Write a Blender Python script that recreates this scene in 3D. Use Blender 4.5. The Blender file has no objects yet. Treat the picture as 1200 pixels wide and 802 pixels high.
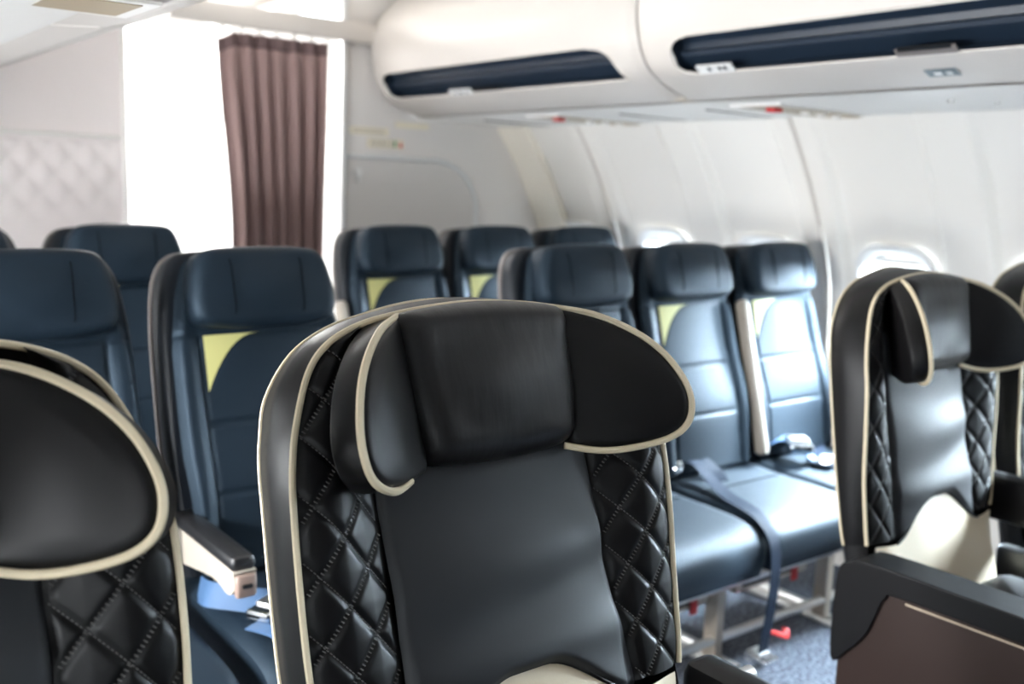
import bpy, math, random
from mathutils import Vector, Matrix
random.seed(7)
SC = bpy.context.scene
COL = SC.collection
PI = math.pi

# ------------------------------------------------------------------ camera
H = 1.40                                   # lens height above the cabin floor
YAW, PITCH, ROLL = 0.6663, 0.156, -0.0367
cy, sy, cp, sp = math.cos(YAW), math.sin(YAW), math.cos(PITCH), math.sin(PITCH)
fwd = Vector((sy * cp, cy * cp, -sp)); rgt = Vector((cy, -sy, 0)); dwn = fwd.cross(rgt)
rt = rgt * math.cos(ROLL) + dwn * math.sin(ROLL)
dn = -rgt * math.sin(ROLL) + dwn * math.cos(ROLL)
cam_d = bpy.data.cameras.new('camera'); cam = bpy.data.objects.new('camera', cam_d); COL.objects.link(cam)
m = Matrix.Identity(4)
for i in range(3):
    m[i][0], m[i][1], m[i][2] = rt[i], -dn[i], -fwd[i]
m[0][3], m[1][3], m[2][3] = 0, 0, H
cam.matrix_world = m
cam_d.sensor_width = 36; cam_d.lens = 35; cam_d.clip_start = 0.02
cam_d.dof.use_dof = True; cam_d.dof.focus_distance = 1.38; cam_d.dof.aperture_fstop = 2.8
SC.camera = cam

# ------------------------------------------------------------------ world, exposure, lamps
SC.view_settings.view_transform = 'Standard'; SC.view_settings.look = 'None'
SC.view_settings.gamma = 1.0; SC.view_settings.use_curve_mapping = False
SC.view_settings.exposure = 0.75
SC.cycles.use_denoising = True
SC.cycles.max_bounces = 10; SC.cycles.diffuse_bounces = 6; SC.cycles.transparent_max_bounces = 12
SC.cycles.sample_clamp_indirect = 6.0
SC.cycles.caustics_reflective = False; SC.cycles.caustics_refractive = False
world = bpy.data.worlds.new('sky'); SC.world = world; world.use_nodes = True
wn = world.node_tree.nodes; wl = world.node_tree.links
bg = wn['Background']; bg.inputs['Strength'].default_value = 5.0
tc = wn.new('ShaderNodeTexCoord'); sep = wn.new('ShaderNodeSeparateXYZ'); rmp = wn.new('ShaderNodeValToRGB')
mr = wn.new('ShaderNodeMapRange'); mr.inputs[1].default_value = -1; mr.inputs[2].default_value = 1
wl.new(tc.outputs['Generated'], sep.inputs[0]); wl.new(sep.outputs['Z'], mr.inputs[0]); wl.new(mr.outputs[0], rmp.inputs[0])
rmp.color_ramp.elements[0].position = 0.42; rmp.color_ramp.elements[0].color = (.42, .42, .42, 1)
rmp.color_ramp.elements[1].position = 0.56; rmp.color_ramp.elements[1].color = (.80, .91, 1.0, 1)
wl.new(rmp.outputs[0], bg.inputs['Color'])

def area(name, loc, rot, sx, sy_, power, color=(1, 1, 1), portal=False):
    d = bpy.data.lights.new(name, 'AREA'); d.shape = 'RECTANGLE'; d.size = sx; d.size_y = sy_
    d.energy = power; d.color = color
    o = bpy.data.objects.new(name, d); o.location = loc; o.rotation_euler = rot; COL.objects.link(o)
    if portal: d.cycles.is_portal = True
    return o
CX = 1.50                                   # cabin centre line
WIN_Y = [-1.45 + .575 * k for k in range(10)]        # window centres: ... .85 1.425 2.0 2.575 3.15 3.725
for k, wy in enumerate(WIN_Y[:9]):
    if k < 2: continue                       # unseen front shades are drawn to darken the seat reflections
    # skylight comes down into the cabin through every open window
    area('daylight_right', (3.80, wy, 1.36), (0, math.radians(52), 0), .50, .30, 560 if k < 4 else 330, (.74, .88, 1.0))
    area('daylight_left', (2 * CX - 3.52, wy, 1.09), (0, math.radians(-80), 0), .34, .26, (0.5, 4)[k > 2] if k < 5 else 38, (.98, .98, 1.0))
# galley lamp behind the doorway, cabin ceiling lamps (the strips themselves are built below)
area('galley_lamp', (1.7, 5.1, 2.22), (0, 0, 0), 1.6, 1.2, 130, (1, .99, .97))
area('ceiling_lamp', (CX + .10, 3.0, 2.24), (0, 0, 0), .5, 3.6, 5, (1, .96, .90))

# ------------------------------------------------------------------ materials
def mat(name, col, rough=.5, metal=0, spec=.5, emit=None, es=0, bump=None, var=None, coat=0, sheen=0, tint=None):
    mt = bpy.data.materials.new(name); mt.use_nodes = True
    n = mt.node_tree.nodes; l = mt.node_tree.links; b = n['Principled BSDF']
    b.inputs['Base Color'].default_value = (*col, 1); b.inputs['Roughness'].default_value = rough
    b.inputs['Metallic'].default_value = metal; b.inputs['Specular IOR Level'].default_value = spec
    b.inputs['Coat Weight'].default_value = coat; b.inputs['Coat Roughness'].default_value = .25
    b.inputs['Sheen Weight'].default_value = sheen
    if tint: b.inputs['Specular Tint'].default_value = (*tint, 1)
    if emit: b.inputs['Emission Color'].default_value = (*emit, 1); b.inputs['Emission Strength'].default_value = es
    co = n.new('ShaderNodeTexCoord')
    if bump:
        h = None
        for (scale, strength, stretch) in bump:
            mp = n.new('ShaderNodeMapping'); mp.inputs['Scale'].default_value = stretch
            nz = n.new('ShaderNodeTexNoise'); nz.inputs['Scale'].default_value = scale; nz.inputs['Detail'].default_value = 3
            bp = n.new('ShaderNodeBump'); bp.inputs['Strength'].default_value = strength; bp.inputs['Distance'].default_value = .01
            l.new(co.outputs['Object'], mp.inputs[0]); l.new(mp.outputs[0], nz.inputs['Vector']); l.new(nz.outputs['Fac'], bp.inputs['Height'])
            if h: l.new(h.outputs[0], bp.inputs['Normal'])
            h = bp
        l.new(h.outputs[0], b.inputs['Normal'])
    if var:
        scale, c2, lo, hi = var
        nz = n.new('ShaderNodeTexNoise'); nz.inputs['Scale'].default_value = scale; nz.inputs['Detail'].default_value = 4
        rp = n.new('ShaderNodeValToRGB'); rp.color_ramp.elements[0].position = lo; rp.color_ramp.elements[1].position = hi
        rp.color_ramp.elements[0].color = (*col, 1); rp.color_ramp.elements[1].color = (*c2, 1)
        l.new(co.outputs['Object'], nz.inputs['Vector']); l.new(nz.outputs['Fac'], rp.inputs[0]); l.new(rp.outputs[0], b.inputs['Base Color'])
    return mt
ONE = (1, 1, 1)
M = {}
M['black_leather'] = mat('black_leather', (.0048, .0044, .0047), .42, spec=.20, bump=[(900, .04, ONE), (9, .06, ONE)])
M['head_leather'] = mat('wrinkled_black_leather', (.0085, .0078, .0082), .42, spec=.30, bump=[(900, .04, ONE), (13, .16, (2.4, 1, .45))])
M['grey_leather'] = mat('charcoal_leather', (.014, .0148, .0175), .56, spec=.36, bump=[(900, .04, ONE), (5, .06, (.7, 1, 1.6))])
M['piping'] = mat('cream_piping', (.66, .56, .39), .5)
M['piping_tan'] = mat('tan_piping', (.50, .40, .29), .5)
M['thread'] = mat('grey_thread', (.105, .10, .097), .7)
M['cream'] = mat('cream_leather', (.72, .61, .45), .42, bump=[(300, .08, ONE)])
M['brown'] = mat('brown_leather', (.022, .011, .008), .6, spec=.2, bump=[(300, .1, ONE), (6, .2, (1, 1, .5))])
M['blue'] = mat('navy_leather', (.0045, .0092, .0152), .58, spec=.38, tint=(.60, .80, 1), bump=[(260, .08, ONE), (8, .10, ONE)])
M['blue_dark'] = mat('dark_navy_leather', (.006, .009, .014), .48, spec=.3, bump=[(260, .08, ONE)])
M['seam'] = mat('dark_seam', (.003, .004, .006), .9, spec=.05)
M['yellow'] = mat('yellow_patch', (.50, .48, .19), .5, bump=[(200, .06, ONE)])
M['taupe'] = mat('taupe_plastic', (.20, .175, .165), .45)
M['armcream'] = mat('ivory_plastic', (.36, .32, .27), .42)
M['armtip'] = mat('rose_plastic', (.24, .17, .14), .5)
M['black_plastic'] = mat('black_plastic', (.012, .012, .013), .38)
M['steel'] = mat('brushed_metal', (.72, .71, .69), .32, 1)
M['chrome'] = mat('chrome', (.85, .86, .88), .15, 1)
M['alu'] = mat('painted_alloy', (.55, .47, .38), .45, .2)
M['strap'] = mat('blue_webbing', (.05, .11, .22), .6, bump=[(500, .2, ONE)])
M['strap_dark'] = mat('navy_webbing', (.010, .018, .035), .7, spec=.12, bump=[(500, .2, ONE)])
M['red'] = mat('red_tab', (.55, .02, .02), .5)
M['carpet'] = mat('carpet', (.045, .055, .075), .95, spec=.2, var=(95, (.26, .28, .33), .40, .66), bump=[(180, .9, ONE)])
M['wall'] = mat('ivory_sidewall', (.88, .85, .80), .45, bump=[(400, .03, ONE)])
M['corner_glow'] = mat('ivory_corner_glow', (.92, .86, .75), .45)  # pale warm colour carries the glow of the rear corner
M['bin'] = mat('bin_plastic', (.62, .58, .54), .45)
M['bulk'] = mat('grey_laminate', (.72, .69, .665), .45, bump=[(300, .04, ONE)])
M['door_panel'] = mat('warm_grey_laminate', (.60, .575, .55), .42, bump=[(300, .04, ONE)])
M['quilt'] = mat('blush_panel', (.86, .80, .79), .5)
M['white'] = mat('white_plastic', (.84, .82, .79), .45)
M['window_white'] = mat('window_white', (.90, .90, .89), .4)
M['galley'] = mat('galley_white', (.86, .86, .85), .5)
M['navy_trough'] = mat('navy_trough', (.013, .024, .042), .4)
M['trim'] = mat('light_trim', (.70, .71, .71), .35, .2)
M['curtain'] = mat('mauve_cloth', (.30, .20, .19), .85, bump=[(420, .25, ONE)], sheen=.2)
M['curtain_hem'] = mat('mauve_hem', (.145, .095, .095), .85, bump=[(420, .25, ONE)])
M['tan_recess'] = mat('tan_recess', (.36, .29, .20), .5)
M['label'] = mat('cream_sticker', (.80, .74, .60), .5)
M['paper'] = mat('white_sticker', (.85, .85, .84), .5)
M['ink'] = mat('dark_ink', (.03, .03, .03), .6)
M['green'] = mat('green_mark', (.10, .30, .12), .5)
M['placard'] = mat('grey_placard', (.13, .17, .19), .4)
M['lamp'] = mat('lamp_diffuser', (.9, .9, .88), .5, emit=(1, .96, .90), es=.6)
M['glass'] = bpy.data.materials.new('window_glass'); M['glass'].use_nodes = True
_n = M['glass'].node_tree.nodes; _l = M['glass'].node_tree.links; _n.clear()
_o = _n.new('ShaderNodeOutputMaterial'); _t = _n.new('ShaderNodeBsdfTransparent'); _g = _n.new('ShaderNodeBsdfGlossy'); _x = _n.new('ShaderNodeMixShader')
_t.inputs[0].default_value = (.95, .97, .97, 1); _g.inputs['Roughness'].default_value = .02; _x.inputs[0].default_value = .05
_l.new(_t.outputs[0], _x.inputs[1]); _l.new(_g.outputs[0], _x.inputs[2]); _l.new(_x.outputs[0], _o.inputs[0])

# ------------------------------------------------------------------ mesh helpers
class MB:
    def __init__(s): s.v = []; s.f = []
    def add(s, verts, faces):
        b = len(s.v); s.v += [tuple(p) for p in verts]; s.f += [tuple(i + b for i in f) for f in faces]; return b
    def xf(s, fn): s.v = [tuple(fn(Vector(p))) for p in s.v]; return s
    def build(s, name, material, parent=None, smooth=True, angle=40):
        me = bpy.data.meshes.new(name); me.from_pydata(s.v, [], s.f); me.validate(); 
        me.materials.append(M[material] if isinstance(material, str) else material)
        o = bpy.data.objects.new(name, me); COL.objects.link(o)
        if parent: o.parent = parent
        if smooth:
            me.polygons.foreach_set('use_smooth', [True] * len(me.polygons))
            me.set_sharp_from_angle(angle=math.radians(angle))
        me.update(); return o

def empty(name, loc, label=None, cat=None, group=None, rz=0, kind=None):
    o = bpy.data.objects.new(name, None); COL.objects.link(o); o.location = loc; o.rotation_euler = (0, 0, rz)
    o.empty_display_size = .05
    return tag(o, label, cat, group, kind)
def tag(o, label=None, cat=None, group=None, kind=None):
    if label: o['label'] = label
    if cat: o['category'] = cat
    if group: o['group'] = group
    if kind: o['kind'] = kind
    return o

def sm(a, b, x):
    t = max(0., min(1., (x - a) / (b - a))); return t * t * (3 - 2 * t)
def lerp(a, b, t): return a + (b - a) * t
def interp(tab, x):
    if x <= tab[0][0]: return tab[0][1]
    for (x0, y0), (x1, y1) in zip(tab, tab[1:]):
        if x <= x1: return y0 + (y1 - y0) * (x - x0) / (x1 - x0)
    return tab[-1][1]
def spline(pts, n=8, closed=False):
    P = [Vector(p) for p in pts]; N = len(P); out = []
    rng = range(N) if closed else range(N - 1)
    for i in rng:
        if closed: a, b, c, d = P[i - 1], P[i], P[(i + 1) % N], P[(i + 2) % N]
        else: a, b, c, d = P[max(i - 1, 0)], P[i], P[i + 1], P[min(i + 2, N - 1)]
        for k in range(n):
            t = k / n
            out.append(.5 * ((2 * b) + (c - a) * t + (2 * a - 5 * b + 4 * c - d) * t * t + (-a + 3 * b - 3 * c + d) * t ** 3))
    if not closed: out.append(P[-1])
    return out
def box(mb, c, s, bev=.0):
    x, y, z = c; a, b, d = s[0] / 2, s[1] / 2, s[2] / 2
    if bev <= 0:
        v = [(x + i * a, y + j * b, z + k * d) for i in (-1, 1) for j in (-1, 1) for k in (-1, 1)]
        mb.add(v, [(0, 1, 3, 2), (4, 6, 7, 5), (0, 4, 5, 1), (2, 3, 7, 6), (0, 2, 6, 4), (1, 5, 7, 3)]); return mb
    bev = min(bev, a * .99, b * .99, d * .99)
    prof = [(-d, bev), (-d + bev * .29, bev * .29), (-d + bev, 0), (d - bev, 0), (d - bev * .29, bev * .29), (d, bev)]
    rings = []
    for (z_, ins) in prof:
        r = []
        for (sx, sy_, a0) in ((1, 1, 0), (-1, 1, 90), (-1, -1, 180), (1, -1, 270)):
            for q in range(4):
                an = math.radians(a0 + q * 30); rr = max(bev - ins, 0)
                r.append((x + sx * (a - bev) + rr * math.cos(an), y + sy_ * (b - bev) + rr * math.sin(an), z + z_))
        rings.append(r)
    loft(mb, rings, True, True); return mb
def loft(mb, rings, closed=True, caps=False):
    n = len(rings[0]); v = [p for r in rings for p in r]; f = []
    for i in range(len(rings) - 1):
        for j in range(n if closed else n - 1):
            k = (j + 1) % n
            f.append((i * n + j, i * n + k, (i + 1) * n + k, (i + 1) * n + j))
    if caps:
        f.append(tuple(range(n - 1, -1, -1))); f.append(tuple((len(rings) - 1) * n + j for j in range(n)))
    mb.add(v, f); return mb
def tube(mb, pts, r, seg=8, flat=1.0, up=None):
    P = [Vector(p) for p in pts]; rings = []
    nrm = None
    for i, p in enumerate(P):
        t = (P[min(i + 1, len(P) - 1)] - P[max(i - 1, 0)]).normalized()
        if nrm is None:
            u0 = Vector(up) if up else (Vector((0, 0, 1)) if abs(t.z) < .9 else Vector((1, 0, 0)))
            nrm = (u0 - t * u0.dot(t)).normalized()
        else:
            nrm = (nrm - t * nrm.dot(t)).normalized()
        bn = t.cross(nrm); rr = r(i / (len(P) - 1)) if callable(r) else r
        rings.append([p + nrm * math.cos(a) * rr * flat + bn * math.sin(a) * rr for a in [2 * PI * k / seg for k in range(seg)]])
    loft(mb, rings, True, True); return mb
def ribbon(mb, pts, widths, side, th=.0025):
    """flat webbing: pts centre line, side = direction across"""
    P = [Vector(p) for p in pts]; rings = []
    for i, p in enumerate(P):
        t = (P[min(i + 1, len(P) - 1)] - P[max(i - 1, 0)]).normalized()
        s = Vector(side[i] if isinstance(side, list) else side); s = (s - t * s.dot(t)).normalized(); n = t.cross(s)
        w = widths / 2
        rings.append([p + s * w + n * th / 2, p - s * w + n * th / 2, p - s * w - n * th / 2, p + s * w - n * th / 2])
    loft(mb, rings, True, True); return mb
def pillow(outline, d0, d1, r, bulge=.0, steps=7):
    """closed cushion: outline [(x,s)] convex-ish, back depth d0, front depth d1, edge radius r, puffed by bulge. coords (x, s, d)"""
    mb = MB(); n = len(outline)
    cx = sum(p[0] for p in outline) / n; cs = sum(p[1] for p in outline) / n
    def inset(e):
        o = []
        for (x, s) in outline:
            dx, ds = cx - x, cs - s; L = math.hypot(dx, ds) or 1; e2 = min(e, L * .8)
            o.append((x + dx / L * e2, s + ds / L * e2))
        return o
    rings = [[(x, s, d0) for x, s in inset(r * .4)], [(x, s, d0 + r * .3) for x, s in inset(0)]]
    for k in range(0, 6):
        a = k / 5 * PI / 2
        rings.append([(x, s, d1 - r + r * math.sin(a)) for x, s in inset(r * (1 - math.cos(a)))])
    base = inset(r)
    hw = max(abs(p[0] - cx) for p in base) + 1e-5; hs = max(abs(p[1] - cs) for p in base) + 1e-5
    for k in range(1, steps):
        g = k / steps
        rings.append([(lerp(x, cx, g), lerp(s, cs, g), d1 + bulge * max(0, 1 - ((lerp(x, cx, g) - cx) / hw) ** 2 - ((lerp(s, cs, g) - cs) / hs) ** 2) ** 1.6) for x, s in base])
    loft(mb, rings, True, False)
    nn = len(rings) * n; c = mb.add([(cx, cs, d1 + bulge)], [])
    L = (len(rings) - 1) * n
    mb.f += [(L + j, L + (j + 1) % n, c) for j in range(n)]
    mb.f.append(tuple(range(n - 1, -1, -1)))
    return mb
def grid(fn, nu, nv, u0=0, u1=1, v0=0, v1=1, mb=None, skip=None):
    mb = mb or MB(); v = []; f = []
    for j in range(nv + 1):
        for i in range(nu + 1):
            v.append(fn(lerp(u0, u1, i / nu), lerp(v0, v1, j / nv)))
    for j in range(nv):
        for i in range(nu):
            if skip and skip(lerp(u0, u1, (i + .5) / nu), lerp(v0, v1, (j + .5) / nv)): continue
            a = j * (nu + 1) + i; f.append((a, a + 1, a + nu + 2, a + nu + 1))
    mb.add(v, f); return mb
def frame_xf(o, tilt, extra=None):
    """(x along row, s up the back, d forward) -> local xyz, back leaning aft by tilt"""
    S, C_ = math.sin(tilt), math.cos(tilt)
    def fn(p):
        return Vector((o[0] + p[0], o[1] + p[1] * S - p[2] * C_, o[2] + p[1] * C_ + p[2] * S))
    return fn
def rrect(w, h, r, n=5, cx=0, cy_=0):
    o = []
    for (sx, sy_, a0) in ((1, 1, 0), (-1, 1, 90), (-1, -1, 180), (1, -1, 270)):
        for q in range(n + 1):
            a = math.radians(a0 + 90 * q / n); o.append((cx + sx * (w / 2 - r) + r * math.cos(a), cy_ + sy_ * (h / 2 - r) + r * math.sin(a)))
    return o
def children(o): return [c for c in bpy.data.objects if c.parent == o]
def copy_tree(o, parent=None, skip=()):
    c = o.copy(); COL.objects.link(c)
    if parent: c.parent = parent
    for ch in children(o):
        if ch.name.split('.')[0] in skip: continue
        copy_tree(ch, c, skip)
    return c

# ================================================================== THE SETTING
# --- floor
mb = MB(); box(mb, (1.5, 1.6, -.02), (4.4, 8.4, .04)); tag(mb.build('floor', 'carpet', smooth=False), kind='structure')

# --- right and left side walls: moulded panels, two windows each
PROF = [(0, 3.22), (.25, 3.32), (.55, 3.36), (.85, 3.36), (1.05, 3.345), (1.21, 3.296), (1.33, 3.236), (1.455, 3.171), (1.57, 3.096), (1.68, 3.016), (1.80, 2.92)]
def wall_x(z): return interp(PROF_S, z)
_ps = spline([(z, x, 0) for z, x in PROF], 6); PROF_S = [(p[0], p[1]) for p in _ps]
WZ0, WZ1, WHW = .86, 1.20, .125              # window opening
def recess(y):                               # shallow moulded column round every window
    d = min(abs(y - w) for w in WIN_Y)
    return .034 * (1 - sm(.175, .212, d))
def in_open(y, z):
    return WZ0 < z < WZ1 and min(abs(y - w) for w in WIN_Y) < WHW
def mirror_x(p, flip): return (2 * CX - p[0], p[1], p[2]) if flip else p
def side_wall(flip):
    root = empty('wall_left' if flip else 'wall_right', (0, 0, 0), kind='structure')
    seams = [-2.315 + 1.15 * k for k in range(8)]          # ... 1.135, 2.285, 3.435, 4.585
    for y0, y1 in zip(seams, seams[1:]):
        if y0 > 4.0: continue
        y1 = min(y1, 4.02); w = y1 - y0
        def fn(u, v):
            y = y0 + .004 + (w - .008) * u; z = .02 + 1.76 * v
            e = min(u, 1 - u) * w
            x = wall_x(z) + recess(y) * sm(.35, .7, z) * (1 - .45 * sm(1.45, 1.72, z)) + .012 * (1 - sm(0, .012, e))
            return mirror_x((x, y, z), flip)
        nu = int(round(w / .0125))
        g = grid(fn, nu, 88, skip=lambda u, v: in_open(y0 + .004 + (w - .008) * u, .02 + 1.76 * v))
        if flip: g.f = [tuple(reversed(f)) for f in g.f]
        g.build('sidewall_panel', 'wall', root, angle=70)
        s = MB()                                            # rubber strip down the joint
        tube(s, [mirror_x((wall_x(z) + .004, y1, z), flip) for z in [.05 + .07 * k for k in range(25)]], .0075, 6)
        if y1 < 4: s.build('joint_strip', 'bin', root)
    mbo = MB(); box(mbo, ((2 * CX - 3.44) if flip else 3.44, 1.3, .42), (.04, 7.0, .80)); box(mbo, ((2 * CX - 3.44) if flip else 3.44, 1.3, 1.56), (.04, 7.0, .62))
    mbo.build('outer_skin', 'white', root, smooth=False)
    return root
side_wall(False); side_wall(True)
cs = MB()  # added strip, stands in for the warm glow where the walls meet
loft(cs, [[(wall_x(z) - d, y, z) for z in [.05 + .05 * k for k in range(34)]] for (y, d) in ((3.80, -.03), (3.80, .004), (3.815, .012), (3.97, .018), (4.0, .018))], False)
tag(cs.build('glow_strip', 'corner_glow', angle=60), kind='structure')
nwin = 0
def window(y, flip, shade):
    global nwin; nwin += 1
    root = empty('window_%d' % nwin, (mirror_x((3.36, y, 1.03), flip)), kind='structure')
    loc = Vector(root.location)
    def ring(w, h, r, dx, n=6):
        out = []
        for (a, b) in rrect(w, h, r, n):
            z = 1.03 + b; x = wall_x(z) + .022 + dx
            p = Vector(mirror_x((x, y + a, z), flip)) - loc; out.append(p)
        return out
    f = MB()
    loft(f, [ring(.325, .415, .10, .004), ring(.318, .408, .098, -.012), ring(.295, .385, .09, -.014), ring(.262, .352, .085, .0), ring(.24, .33, .08, .03), ring(.225, .315, .075, .07)], True)
    f.build('window_frame', 'window_white', root)
    g = MB(); g.add(ring(.24, .33, .08, .072), [tuple(range(28))]); 
    g.build('pane', 'glass', root, smooth=False)
    if shade > 0:
        s = MB(); hh = .32 * shade
        def fs(u, v):
            z = 1.19 - hh * (1 - v); 
            return Vector(mirror_x((wall_x(z) + .055, y - .118 + .236 * u, z), flip)) - loc
        grid(fs, 4, 4, mb=s); 
        box(s, Vector(mirror_x((wall_x(1.19 - hh) + .048, y, 1.19 - hh), flip)) - loc, (.018, .20, .016), .004)
        s.build('window_shade', 'window_white', root)
for k, wy in enumerate(WIN_Y):
    if wy > 3.9: continue
    window(wy, False, {0: 1, 1: 1}.get(k, .05))
for k, wy in enumerate(WIN_Y):
    if wy > 3.9: continue
    window(wy, True, 1 if k < 3 else .12)

# --- rear bulkhead, doorway, galley behind
B = 4.0
def plate(name, pts, y, th, material, parent=None, kind='structure'):
    mb = MB(); n = len(pts)
    mb.add([(x, y, z) for x, z in pts] + [(x, y + th, z) for x, z in pts],
           [tuple(range(n - 1, -1, -1)), tuple(range(n, 2 * n))] + [(i, (i + 1) % n, n + (i + 1) % n, n + i) for i in range(n)])
    o = mb.build(name, material, parent, smooth=False)
    if kind: tag(o, kind=kind)
    return o
rb = plate('wall_back', [(2.150, 0), (3.40, 0), (3.42, .9), (3.34, 1.22), (3.20, 1.50), (3.05, 1.70), (3.05, 2.32), (2.150, 2.32)], B, .03, 'bulk')
# access door outlined on the bulkhead
acc = MB()
op = [(2.165, 1.505), (2.40, 1.503), (2.62, 1.502)]
arc = [(2.64 + .245 * math.sin(a), 1.262 + .24 * math.cos(a)) for a in [PI / 2 * k / 10 for k in range(11)]]
line = op + arc + [(2.887, 1.0), (2.887, .5), (2.887, .12)]
tube(acc, [(x, B - .002, z) for x, z in spline([(p[0], p[1], 0) for p in line], 3) for z in [0]] if False else [(p[0], B - .004, p[1]) for p in [Vector((q[0], q[1], 0)) for q in line]], .013, 8)
door = plate('door_1', [(2.17, .1), (2.875, .1), (2.875, 1.25)] + [(2.64 + .235 * math.sin(a), 1.262 + .23 * math.cos(a)) for a in [PI / 2 * k / 8 for k in range(7, -1, -1)]] + [(2.17, 1.492)], B - .006, .006, 'door_panel')
acc.build('door_edge_trim', 'trim', door)
lt = MB(); tube(lt, [(2.225, B - .008, 1.435), (2.225, B - .022, 1.435)], .017, 14); lt.build('latch', 'steel', door)
lt = MB(); box(lt, (2.225, B - .012, 1.405), (.012, .014, .03), .003); lt.build('latch_tongue', 'steel', door)
# stickers on the bulkhead
def sticker(x0, x1, z0, z1, material='label', name='wall_sticker', y=B - .003, tilt=0):
    mb = MB(); box(mb, ((x0 + x1) / 2, y, (z0 + z1) / 2), (x1 - x0, .004, z1 - z0)); return mb
s1 = sticker(2.185, 2.385, 1.600, 1.635).build('instruction_sticker', 'label', rb, smooth=False)
s2 = sticker(2.275, 2.465, 1.545, 1.588).build('instruction_sticker', 'label', rb, smooth=False)
mm = MB(); box(mm, (2.418, B - .006, 1.567), (.012, .002, .03)); mm.build('green_arrow', 'green', s2, smooth=False)
mm = MB(); mm.add([(2.437, B - .0075, 1.552), (2.457, B - .0075, 1.552), (2.447, B - .0075, 1.583)], [(0, 1, 2)]); mm.build('red_arrow', 'red', s2, smooth=False)
mm = MB(); box(mm, (2.397, B - .0055, 1.567), (.003, .001, .04)); mm.build('sticker_rule', 'ink', s2, smooth=False)
for k in range(3):
    mm = MB(); box(mm, (2.335, B - .0055, 1.577 - .011 * k), (.09, .001, .003)); mm.build('print_line', 'taupe', s2, smooth=False)
for k in range(2):
    mm = MB(); box(mm, (2.285, B - .0055, 1.623 - .012 * k), (.16, .001, .003)); mm.build('print_line', 'taupe', s1, smooth=False)
sticker(2.420, 2.600, 1.640, 1.668).build('instruction_sticker', 'label', rb, smooth=False)
# door jamb strips
jm = MB(); box(jm, (2.146, B - .004, 1.16), (.022, .045, 2.32), .004); tag(jm.build('trim_1', 'trim'), kind='structure')
# left bulkhead with embossed diamonds
def fq(u, v):
    x = lerp(-.45, 1.208, u); z = lerp(0, 2.32, v); d = 0
    zz = 1.515 - z
    if 0 < zz < .34:
        p = x / .108 + zz / .130; q = x / .108 - zz / .130
        d = .009 * (abs(math.sin(PI * p)) * abs(math.sin(PI * q))) * sm(0, .03, zz) * (1 - sm(.14, .34, zz))
    return (x, B - d, z)
lb = grid(fq, 170, 240).build('wall_back_left', 'quilt', angle=80); tag(lb, kind='structure')
mb = MB(); box(mb, (.38, B + .02, 1.16), (1.655, .03, 2.32)); mb.build('panel_core', 'quilt', lb, smooth=False)
mb = MB(); box(mb, (.375, B - .006, 1.527), (1.66, .014, .016), .004); tag(mb.build('trim_2', 'white'), kind='structure')
mb = MB(); box(mb, (1.212, B + .01, 1.16), (.018, .06, 2.32), .004); tag(mb.build('trim_3', 'white'), kind='structure')
# curtain header beam
mb = MB(); box(mb, (1.83, B - .035, 2.030), (.90, .05, .082), .006); tag(mb.build('trim_4', 'bin'), kind='structure')
# galley
gal = plate('wall_galley', [(-.45, 0), (3.4, 0), (3.4, 2.32), (-.45, 2.32)], 5.75, .03, 'galley')
for x in (-.45, 3.4):
    mb = MB(); box(mb, (x, 4.9, 1.16), (.03, 1.75, 2.32)); tag(mb.build('wall_galley_side', 'galley', smooth=False), kind='structure')

# --- ceiling, soffits
mb = MB()
def fc(u, v):
    x = lerp(.60, 2.42, u); y = lerp(-2.4, 5.8, v); t = (x - CX) / .9
    return (x, y, 2.30 - .05 * t * t)
grid(fc, 24, 2, mb=mb); ceil = mb.build('ceiling', 'white'); tag(ceil, kind='structure')
mb = MB(); box(mb, (1.5, 1.7, 2.42), (4.4, 8.3, .03)); mb.build('ceiling_backing', 'white', ceil, smooth=False)
for (x, nm) in ((2.22, 'right'), (.98, 'left')):
    lamp = MB(); box(lamp, (x, 1.75, 2.225), (.10, 7.9, .03), .008)
    t = empty('cabin_light_strip', (x, 1.75, 2.215), 'long white light strip above the %s overhead bins' % nm, 'light')
    lamp.xf(lambda p: p - Vector((x, 1.75, 2.215))); lamp.build('diffuser', 'lamp', t)
    hs = MB(); box(hs, (0, 0, .022), (.13, 7.95, .015), .003); hs.build('housing', 'white', t)
# front end of the cabin (behind the lens)
plate('wall_front', [(-.45, 0), (3.45, 0), (3.45, 2.4), (-.45, 2.4)], -2.4, .03, 'brown')

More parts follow.
